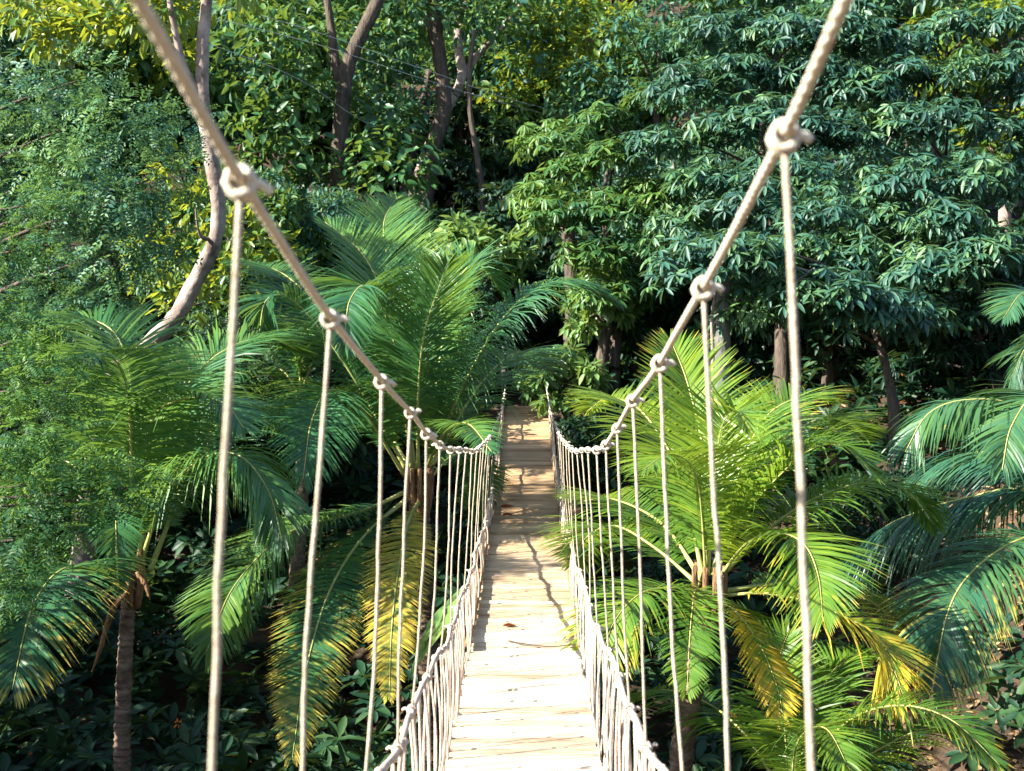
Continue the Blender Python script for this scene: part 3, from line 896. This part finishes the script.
# grey bare trunk with a vine
g = sd('grey trunk')
b = gnd(3.25, 24)
t = tree('bare_trunk', 'straight grey trunk with a side branch and hanging vine behind the right cable', 'tree', b,
         [([b + [0, 0, -.3], [3.28, 24, -3], [3.27, 24, -1], P(722, 285, 24), P(726, 240, 24.4)], .19, .15),
          ([P(727, 300, 24), P(755, 296, 23.8), P(790, 285, 23.6), P(815, 268, 23.4)], .055, .025)], M['greybark'], None, None)
mb = MB(); q, _ = catmull([P(712, 420, 23.7), P(713, 360, 23.72), P(712, 320, 23.7), P(717, 285, 23.72), P(722, 262, 23.75), P(716, 250, 23.8)], 40)
mb.tube(q, .028, 7, .12); mb.build('vine', M['pale'] if False else M['palebark'], t)

# --- left: feathery near tree
g = sd('feather')
b = gnd(-8.6, 14.4)
cl = []
for (a, c, dd) in [(20, 250, .3), (25, 330, 0), (15, 390, -.4), (45, 435, -.5), (25, 485, -.8), (85, 462, -.6), (128, 488, -.5), (50, 530, -.8), (15, 540, -.8), (10, 300, 0),
                   (75, 500, -.7), (-20, 460, 0), (-30, 540, 0), (-40, 350, 0), (-30, 250, .3), (40, 365, -.3), (5, 440, -.7), (5, 585, -.6), (-25, 600, 0), (60, 400, .2), (30, 205, .6)]:
    cl.append(P(a, c, 13.6 + dd))
cl = np.array(cl)
k = 85
c = np.repeat(cl, k, 0); dsp = sph(g, len(c)) * (g.random((len(c), 1)) ** .5) * np.array([.42, .42, .22])
p = c + dsp
tt = nrm(dsp * 2.2 + g.normal(0, .35, p.shape) + np.array([.5, -.15, -.25])); nn = UP + g.normal(0, .3, p.shape)
V, T = pinnate_leaves(g, p, tt, nn, .20, pairs=6, lw=.36, ll=.36)
paths = [([b + [0, 0, -.3], b + [0, 0, 2], b + [.2, -.2, 4.2], b + [.1, 0, 7]], .16, .08)]
for c in cl[::2]:
    h = np.array([-8.5, 14.3, max(b[2] + 1.5, c[2] - .9)]); paths.append(([h, (h + c) / 2 + [0, 0, .15], c], .035, .010))
tree('feathery_tree', 'bright green feathery-leaved tree reaching in from the left edge', 'tree', b, paths, M['bark'], (V, T), M['feather'])


def fine_tree(label, tpx, d, clumps, rad, per, L=.22, mat='fine', group='fine-leaved trees at the upper left'):
    g = sd(label); tpx -= 130; x = (tpx - VX) * d / F; b = gnd(x, d)
    cl = np.array([P(a, c, d + dd) for a, c, dd in clumps])
    c = np.repeat(cl, per, 0); dv = sph(g, len(c)); dsp = dv * (.4 + .6 * g.random((len(c), 1))) * rad * np.array([1, 1, .7])
    p = c + dsp
    tt = nrm(dv + g.normal(0, .5, p.shape) + [0, 0, -.35]); nn = UP * .8 + dv * .5 + g.normal(0, .4, p.shape)
    V, T = pinnate_leaves(g, p, tt, nn, L, pairs=5, lw=.42, ll=.36)
    top = cl[:, 2].max()
    paths = [([b + [0, 0, -.3], b + [.1, 0, (top - b[2]) * .4], [x, d, top - .4]], .15, .05)]
    for q in cl[::2]:
        h = np.array([x, d, max(b[2] + 1, q[2] - 1)]); paths.append(([h, (h + q) / 2 + [0, 0, .1], q], .04, .012))
    return tree('fine_leaved_tree', label, 'tree', b, paths, M['bark'], (V, T), M[mat], group)


fine_tree('large blue-green fine-leaved tree filling the upper left behind the left cable', 60, 19,
          [(60, 130, 0), (120, 120, -.3), (30, 180, 0), (90, 190, -.6), (150, 180, -.3), (60, 240, -.3), (120, 250, -.6), (145, 235, 0), (40, 300, .2), (95, 300, -.4), (60, 320, 0), (20, 100, .5),
           (80, 80, .5), (180, 130, .5), (-20, 150, .3), (-20, 260, .3), (120, 200, -.8), (70, 170, -.7)], .62, 130, L=.26)
fine_tree('shorter fine-leaved tree at the left edge below the blue-green one', 40, 22,
          [(20, 330, 0), (70, 340, -.3), (95, 370, -.2), (30, 390, 0), (80, 400, -.2), (120, 400, 0), (-20, 360, 0), (215, 345, 2.0), (225, 300, 2.2), (240, 340, 2.4), (-10, 300, .3), (230, 380, .8)], .75, 110, L=.26, mat='dark')

# --- leaning pale trunk
g = sd('leaning')
d = 22.0
b = gnd(-7.2, 22.3)
pt = [b + [0, 0, -.3], P(105, 400, 22), P(140, 355, 22), P(175, 318, 22), P(194, 284, 22), P(209, 256, 22), P(217, 232, 22), P(218, 198, 22), P(210, 150, 22), P(203, 100, 22), P(203, 40, 22), P(210, -30, 22)]
cl = np.array([P(a, c, dd) for a, c, dd in [(90, 25, 22.4), (140, 20, 22), (60, 40, 22.6), (170, 10, 22.5), (230, -10, 22.6), (120, -20, 22), (30, 15, 22.5), (180, 60, 23), (150, 260, 23), (190, 300, 22.8), (235, 270, 23), (240, 240, 23.2), (265, 250, 23.5), (185, 170, 23.4), (200, 215, 23.5)]])
V, T = clump_leaves(g, cl, g.uniform(.4, .7, len(cl)), 130, .22, .45)
tree('leaning_tree', 'pale-barked leaning tree with bent trunk and yellow-green top, crossing the left cable', 'tree', b,
     [(pt, .19, .085), ([P(200, 95, 22), P(185, 70, 21.9), P(175, 30, 21.8), P(166, -20, 21.7)], .07, .04),
      ([P(212, 240, 22), P(200, 235, 21.7), P(195, 205, 21.5)], .035, .012)], M['palebark'], (V, T), M['yellow'])

# --- centre trunks on the hillside
def hill_tree(label, paths_px, d, clumps, rad, per, L, mat, bark='bark', wr=.45, group='big trees on the slope beyond the bridge'):
    g = sd(label)
    paths = []
    x0, y0 = (paths_px[0][0][0][0] - VX) * d / F, d
    b = gnd(x0, y0)
    for i, (pp, r0, r1) in enumerate(paths_px):
        pts = [P(a, c, d + (0 if i == 0 else .1)) for a, c in pp]
        if i == 0 and pts[0][2] > b[2]: pts = [b + [0, 0, -.3]] + pts
        paths.append((pts, r0, r1))
    cl = np.array([P(a, c, d + dd) for a, c, dd in clumps])
    V, T = clump_leaves(g, cl, np.full(len(cl), rad) * g.uniform(.8, 1.2, len(cl)), per, L, wr)
    return tree('forest_tree', label, 'tree', b, paths, M[bark], (V, T), M[mat], group)


hill_tree('thick dark trunked tree with big leaves left of the middle', [([(335, 260), (338, 190), (342, 110), (350, 60), (378, 0), (390, -40)], .30, .17), ([(343, 105), (335, 60), (330, 20), (322, -30)], .16, .08)], 38,
          [(280, 40, -1.5), (325, 30, 1.6), (385, 45, 1.5), (290, 85, -1), (270, 120, -1), (415, 15, 1.6), (250, 60, -.5), (285, 160, -.5), (262, 175, 0), (395, 160, -.6), (378, 120, .8), (385, 185, -1), (350, -20, 1.6), (250, 10, 0), (300, 190, -.3)], 1.2, 190, .36, 'broad')
hill_tree('brown trunked tree in the middle of the slope, bending left at its top', [([(420, 250), (424, 205), (432, 150), (444, 110), (440, 60), (436, 20), (446, -30)], .30, .17), ([(440, 60), (430, 25), (432, -30)], .13, .08)], 40,
          [(380, 70, .8), (400, 100, 1), (365, 90, .6), (450, 15, .5), (480, 5, 1), (420, -15, 0), (500, 60, 2.5), (405, 130, 1.6)], 1.3, 170, .30, 'fine')
hill_tree('pale forked tree right of the brown trunk, one limb slanting up right', [([(405, 250), (412, 200), (420, 170), (436, 130), (452, 100), (462, 75), (458, 40), (466, 0), (470, -40)], .16, .13), ([(462, 78), (478, 55), (500, 30), (520, 5)], .13, .05)], 41.5,
          [(520, 10, .5), (545, 30, 1), (480, -20, .5), (530, 60, 1.5), (560, 5, 1), (510, -15, 0)], 1.3, 170, .28, 'broad', 'palebark')
hill_tree('thin slightly bent tree between forked tree and the whorl-leaved one', [([(484, 260), (482, 195), (476, 150), (470, 110), (470, 70), (474, 30)], .11, .06)], 39,
          [(490, 20, 1), (515, 110, 3), (500, 140, 3)], .9, 130, .26, 'broad')
hill_tree('dark leaning trunk close behind the brown trunk', [([(398, 260), (404, 200), (412, 150), (418, 120), (430, 70)], .22, .12)], 43,
          [(405, 60, 1.5), (380, 40, 2), (450, 60, 2.5), (425, 40, 2)], 1.2, 150, .28, 'broad')


# --- the wood filling the slope: a few tree shapes, copied
def fill_proto(seed, mat, bark, R, H, nc, per, L, wr, name, pin=False):
    g = np.random.default_rng(seed)
    cen = np.array([0, 0, H])
    dv = sph(g, nc); dv[:, 2] *= .9
    cl = cen + dv * (g.random((nc, 1)) ** .4) * np.array([R, R, R * .95])
    rad = g.uniform(.5, 1.1, nc) * R * .26
    V, T = clump_leaves(g, cl, rad, per, L, wr, sag=.45)
    mb = MB()
    trunk_tube(mb, [np.array([0, 0, -.6]), np.array([.1, .1, H * .4]), np.array([-.1, .15, H * .8]), np.array([0, 0, H + R * .5])], .17, .05, g)
    for c in cl[::3]:
        h = np.array([0, .08, max(.8, c[2] - 1.6)]); trunk_tube(mb, [h, (h + c) / 2 + [0, 0, .2], c], .05, .014, g, 6)
    tm = mb.mesh('trunk'); tm.materials.append(M[bark])
    cm = np_mesh('crown', V, [T], smooth=True); cm.materials.append(M[mat])
    return name, tm, cm


protos = {
    'broad': fill_proto(1, 'broad', 'bark', 2.6, 4.0, 46, 150, .30, .42, 'broad_leaved_tree'),
    'rosette': fill_proto(2, 'rosette', 'greybark', 2.7, 4.2, 48, 150, .32, .30, 'dense_tree'),
    'dark': fill_proto(3, 'dark', 'bark', 2.0, 2.2, 40, 120, .26, .42, 'forest_shrub'),
    'yellow': fill_proto(4, 'yellow', 'palebark', 2.4, 4.4, 38, 140, .28, .42, 'yellow_green_tree'),
    'fine': fill_proto(6, 'fine', 'bark', 2.6, 4.2, 50, 190, .20, .40, 'small_leaved_tree'),
    'pale': fill_proto(8, 'pale', 'bark', .75, 1.2, 22, 60, .22, .42, 'pale_shrub'),
}


def place(kind, x, y, s, label, cat='tree', group=None, dz=0, name=None):
    nm, tm, cm = protos[kind]
    t = bpy.data.objects.new(name or nm, None); col.objects.link(t)
    t.location = (x, y, float(ground_h(x, y)) + dz); t.rotation_euler = (0, 0, random.uniform(0, 6.28)); t.scale = (s * random.uniform(.9, 1.1), s * random.uniform(.9, 1.1), s)
    tag(t, label, cat, group)
    for n_, me in (('trunk', tm), ('crown', cm)):
        o = bpy.data.objects.new(n_, me); col.objects.link(o); o.parent = t
    return t


where = [
    # kind, px at depth, depth, scale, label
    ('broad', 250, 48, 1.2, 'green tree high on the slope left of the thick dark trunk'),
    ('broad', 300, 45, 1.15, 'leafy tree behind the thick dark trunk'),
    ('fine', 370, 50, 1.2, 'small-leaved tree between the thick dark trunk and the brown trunk'),
    ('broad', 535, 47, 1.2, 'leafy tree up the slope just left of the bridge axis top'),
    ('yellow', 590, 44, 1.15, 'sun-bleached yellow-green tree at the top right of the middle'),
    ('fine', 660, 42, 1.2, 'small-leaved tree showing between the whorl-leaved crowns'),
    ('broad', 740, 46, 1.3, 'leafy tree at the top behind the right cable'),
    ('rosette', 830, 44, 1.3, 'dense tree behind the tallest whorl-leaved tree'),
    ('rosette', 920, 42, 1.3, 'dense tree behind the upper right corner whorls'),
    ('yellow', 1010, 40, 1.2, 'yellow-green tree at the very top right edge'),
    ('fine', 190, 42, 1.2, 'small-leaved tree behind the bent part of the leaning trunk'),
    ('broad', 120, 40, 1.25, 'leafy tree behind the fine-leaved tree at upper left'),
    ('yellow', 60, 38, 1.2, 'yellow-green tree in the top left corner'),
    ('rosette', -10, 36, 1.2, 'dense tree at the left edge behind the feathery tree'),
    ('broad', 235, 33, .95, 'leafy tree just right of the leaning trunk'),
    ('fine', 300, 34, .8, 'small-leaved tree just behind the tall palm left of the bridge'),
    ('dark', 365, 36, 1.0, 'dark bush at the foot of the thick dark trunk'),
    ('dark', 440, 37, 1.0, 'dark bush at the foot of the brown trunk'),
    ('dark', 395, 44.5, 1.1, 'dark bush left behind the brown trunk'),
    ('dark', 458, 45.5, 1.15, 'dark bush right behind the pale forked trunk'),
    ('broad', 497, 47, .6, 'small leafy tree behind the thin bent trunk'),
    ('dark', 520, 43, 1.1, 'dark bush right of the thin bent trunk'),
    ('rosette', 475, 56, 1.2, 'dense tree deep in the dark gap behind the forked tree'),
    ('broad', 365, 33, .42, 'small leafy bush above the tall palm fronds'),
    ('pale', 560, 29, 1.1, 'pale green bush left of the lighter whorl-leaved tree'),
    ('dark', 520, 37.5, 1.1, 'dark bush straight beyond the end of the bridge'),
    ('dark', 585, 35, .9, 'dark bush right of the far bridge post'),
    ('dark', 640, 33, .95, 'dark bush in the shade under the lighter whorl-leaved tree'),
    ('dark', 700, 32, .95, 'dark bush left of the straight grey trunk'),
    ('dark', 760, 31, 1.0, 'dark bush right of the straight grey trunk'),
    ('dark', 830, 30, .95, 'dark bush under the low blue-green tier'),
    ('dark', 910, 29.5, .9, 'dark bush just above the fronds of the palm cut off by the right edge'),
    ('dark', 990, 29, .95, 'dark bush at the right edge behind the palm fronds'),
    ('rosette', 680, 36, .9, 'dense tree deep behind the straight grey trunk'),
    ('rosette', 870, 35, .95, 'dense tree deep behind the low blue-green tier'),
    ('dark', 470, 32.5, .75, 'low dark bush left of the far end of the bridge'),
    ('dark', 395, 29, .8, 'dark bush behind the trunk of the tall palm'),
    ('dark', 300, 27, .9, 'dark bush below the small-leaved tree at left'),
    ('dark', 215, 26, .9, 'dark bush between the left palms'),
    ('dark', 60, 25, .9, 'dark bush at the left edge below the feathery tree'),
    ('dark', 610, 27, .5, 'small dark bush beside the right side of the far deck'),
    ('dark', 665, 22, .45, 'small dark bush behind the sunlit palm'),
    ('dark', 880, 22.5, .5, 'small dark bush between the sunlit palm and the palm at the right edge'),
    ('broad', 520, 60, 1.5, 'tall leafy tree near the top of the slope'),
    ('fine', 620, 58, 1.5, 'tall small-leaved tree near the top of the slope'),
    ('rosette', 430, 62, 1.4, 'tall dark green tree at the top of the slope left of centre'),
    ('broad', 330, 60, 1.5, 'tall leafy tree at the top of the slope above the wires'),
]
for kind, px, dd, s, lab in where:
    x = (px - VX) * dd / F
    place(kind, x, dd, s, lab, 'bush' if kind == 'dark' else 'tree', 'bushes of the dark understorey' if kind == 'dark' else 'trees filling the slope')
place('pale', (472 - VX) * 34 / F, 34, 1.6, 'bright pale green bush standing above the palm fronds in the middle', 'bush', dz=1.2)
place('pale', (600 - VX) * 31 / F, 31, 1.3, 'pale green bush over the far right bridge post', 'bush', dz=.9)
place('broad', (490 - VX) * 24.5 / F, 24.5, .20, 'small leafy bush poking over the left deck edge', 'bush', dz=.85)

place('rosette', -10.8, 10.5, 1.05, 'dense tree beyond the left edge of the view, shading the ground under the left palm', 'tree', 'trees filling the slope')  # out of view, added to shade the ground plants at the left
for x, y, sc_ in ((-10.6, 15.0, .85), (-11.0, 19.0, .85)):  # two lower unseen trees, added only for the shade they cast
    place('rosette', x, y, sc_, 'low dense tree beyond the left edge, its shade under the left palms', 'tree', 'low shade trees beyond the left edge')
# deeper wood that reads as one mass
g = sd('far wood')
n = 210
x = g.uniform(-40, 40, n); y = g.uniform(52, 88, n)
cl = np.stack([x, y, ground_h(x, y) + g.uniform(1.0, 6.5, n)], -1)
V, T = clump_leaves(g, cl, g.uniform(1.2, 2.2, n), 170, .42, .45, plain=True)
tag(geo_obj('forest', V, [T], M['broad']), 'dense green forest covering the slope far behind the trunks', 'forest', kind='stuff')

# dark trunk by the far end of the bridge
b = gnd(.98, 32.2)
tree('dark_trunk', 'dark red-brown tree trunk just right of the far bridge end', 'tree', b, [([b + [0, 0, -.3], b + [.02, 0, 1.2], b + [.06, .1, 2.6], b + [-.1, .1, 4.6]], .24, .15)], M['bark'], None, None)

# ------------------------------------------------------------------ ground plants
g = sd('under')
n = 9000
x = g.uniform(-13, 10, n); y = 11 + 34 * g.random(n) ** 1.25; x = x * (1 + np.clip(y - 26, 0, 20) / 26)
ok = ~((np.abs(x) < .9) & (y > 26) & (y < 34)) & ~((x > 4.2) & (x < 9) & (y > 15) & (y < 25) & (g.random(n) < .8))
x, y = x[ok], y[ok]
c = np.stack([x, y, ground_h(x, y) + g.uniform(.05, 1.0, len(x))], -1)
ax = UP + g.normal(0, .35, c.shape)
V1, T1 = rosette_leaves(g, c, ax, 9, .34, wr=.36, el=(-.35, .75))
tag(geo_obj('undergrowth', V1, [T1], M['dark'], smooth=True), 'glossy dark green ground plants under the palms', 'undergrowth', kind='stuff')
k = g.choice(len(c), 130, replace=False)
fc = c[k] + np.stack([g.normal(0, .1, 130), g.normal(0, .1, 130), g.uniform(.15, .35, 130)], -1)
V2, T2 = rosette_leaves(g, fc, UP + g.normal(0, .4, fc.shape), 6, .055, wr=.5, el=(.1, .9))
tag(geo_obj('flowers', V2, [T2], M['flower']), 'scattered small orange flowers among the dark ground plants', 'flowers', kind='stuff')
# leaf litter on the bare slope
n = 6500
x = g.uniform(2.5, 12, n); y = g.uniform(13, 30, n)
p = np.stack([x, y, ground_h(x, y) + .03], -1)
V3, T3 = leaf_geo(p, g.normal(0, 1, p.shape) * [1, 1, .25], UP + g.normal(0, .35, p.shape), g.uniform(.10, .22, n), g.uniform(.04, .10, n), fold=.4)
tag(geo_obj('leaf_litter', V3, [T3], M['litter']), 'dry brown leaf litter on the bare slope at the lower right', 'leaf litter', kind='stuff')
# broad pale leaves beside the left rail
b = gnd(-.95, 14.2)
t = thing('broad_leaf_plant', 'plant with long pale green leaves just outside the left rope rail', 'plant', tuple(b))
mb = MB(); lv = []
for (px, py, ex, ey, dd) in ((440, 618, 470, 596, 0), (438, 630, 462, 606, -.2), (448, 600, 474, 586, .3), (425, 640, 444, 610, .2)):
    a0, e0 = P(px, py, 14.2 + dd), P(ex, ey, 14.0 + dd)
    q, _ = catmull([b, (b + e0) / 2 + [.1, 0, .4], e0], 14); mb.tube(q, np.linspace(.022, .012, 14), 6)
    T_ = nrm(a0 - e0); Sd = nrm(np.cross(T_, [0.25, -.5, .8])); L_ = np.linalg.norm(a0 - e0) * 1.9
    u = np.linspace(0, 1, 14); w = .13 * np.sin(np.pi * np.clip(u, .02, .99) ** .8) ** .7
    cen = e0 + T_ * (u * L_)[:, None] - UP * (.16 * u ** 2)[:, None]
    V = np.stack([cen + Sd * w[:, None] + UP * .02, cen - UP * .01, cen - Sd * w[:, None] + UP * .02], 1).reshape(-1, 3)
    i = np.arange(13)[:, None] * 3 + np.arange(2)[None]
    lv.append((V, np.stack([i, i + 1, i + 4, i + 3], -1).reshape(-1, 4)))
mb.build('stalks', M['midrib'], t)
for V, Q in lv: geo_obj('leaf', V, [Q], M['pale'], t, smooth=True)

# overhead wires
for pts, lab in (([(120, -22, 30), (300, 27, 33), (420, 68, 36), (545, 108, 41), (700, 130, 48)], 'thin overhead wire crossing the upper middle, highest of the three'),
                 ([(120, -4, 30), (305, 41, 33), (420, 78, 36), (530, 110, 41), (700, 150, 48)], 'thin overhead wire close below the highest one'),
                 ([(60, -10, 28), (215, 46, 32), (300, 80, 34), (380, 130, 38), (520, 190, 46)], 'thin overhead wire lowest of the three, left of the brown trunk')):
    mb = MB(); q, _ = catmull([P(*p) for p in pts], 80); mb.tube(q, .0075, 5)
    tag(mb.build('overhead_wire', M['wire']), lab, 'wire', 'overhead wires across the wood')

# ------------------------------------------------------------------ light, sky, camera
to_sun = Vector((-0.78, -0.33, 0.53)).normalized()
SUN_EL = math.asin(to_sun.z); SUN_AZ = math.atan2(to_sun.x, to_sun.y)
w = bpy.data.worlds.new('World'); sc.world = w; w.use_nodes = True
nt = w.node_tree
sky = nt.nodes.new('ShaderNodeTexSky'); sky.sky_type = 'NISHITA'; sky.sun_disc = False
sky.sun_elevation = SUN_EL; sky.sun_rotation = SUN_AZ
bg = nt.nodes['Background']; bg.inputs['Strength'].default_value = 0.080
nt.links.new(sky.outputs[0], bg.inputs['Color'])
sd_ = bpy.data.lights.new('sun', 'SUN'); sd_.energy = 4.6; sd_.angle = math.radians(.5); sd_.color = (1, .93, .82)
so = bpy.data.objects.new('sun', sd_); col.objects.link(so)
so.rotation_mode = 'QUATERNION'; so.rotation_quaternion = to_sun.to_track_quat('Z', 'Y')

cd = bpy.data.cameras.new('camera'); cam = bpy.data.objects.new('camera', cd); col.objects.link(cam)
cam.rotation_euler = (math.radians(90), 0, 0)
cd.lens = 50; cd.sensor_width = 36; cd.clip_end = 600; cd.clip_start = .05
cd.shift_x = (512 - VX) / 1024; cd.shift_y = (VY - 385.5) / 1024
cd.dof.use_dof = True; cd.dof.focus_distance = 15; cd.dof.aperture_fstop = 4.6
sc.camera = cam
vs = sc.view_settings
vs.view_transform = 'Standard'; vs.look = 'None'; vs.exposure = 2.22; vs.gamma = 1; vs.use_curve_mapping = False
sc.render.engine = 'CYCLES'
cy = sc.cycles
cy.use_denoising = True
cy.max_bounces = 6; cy.diffuse_bounces = 3; cy.glossy_bounces = 2; cy.transmission_bounces = 4; cy.transparent_max_bounces = 4
cy.sample_clamp_indirect = 6
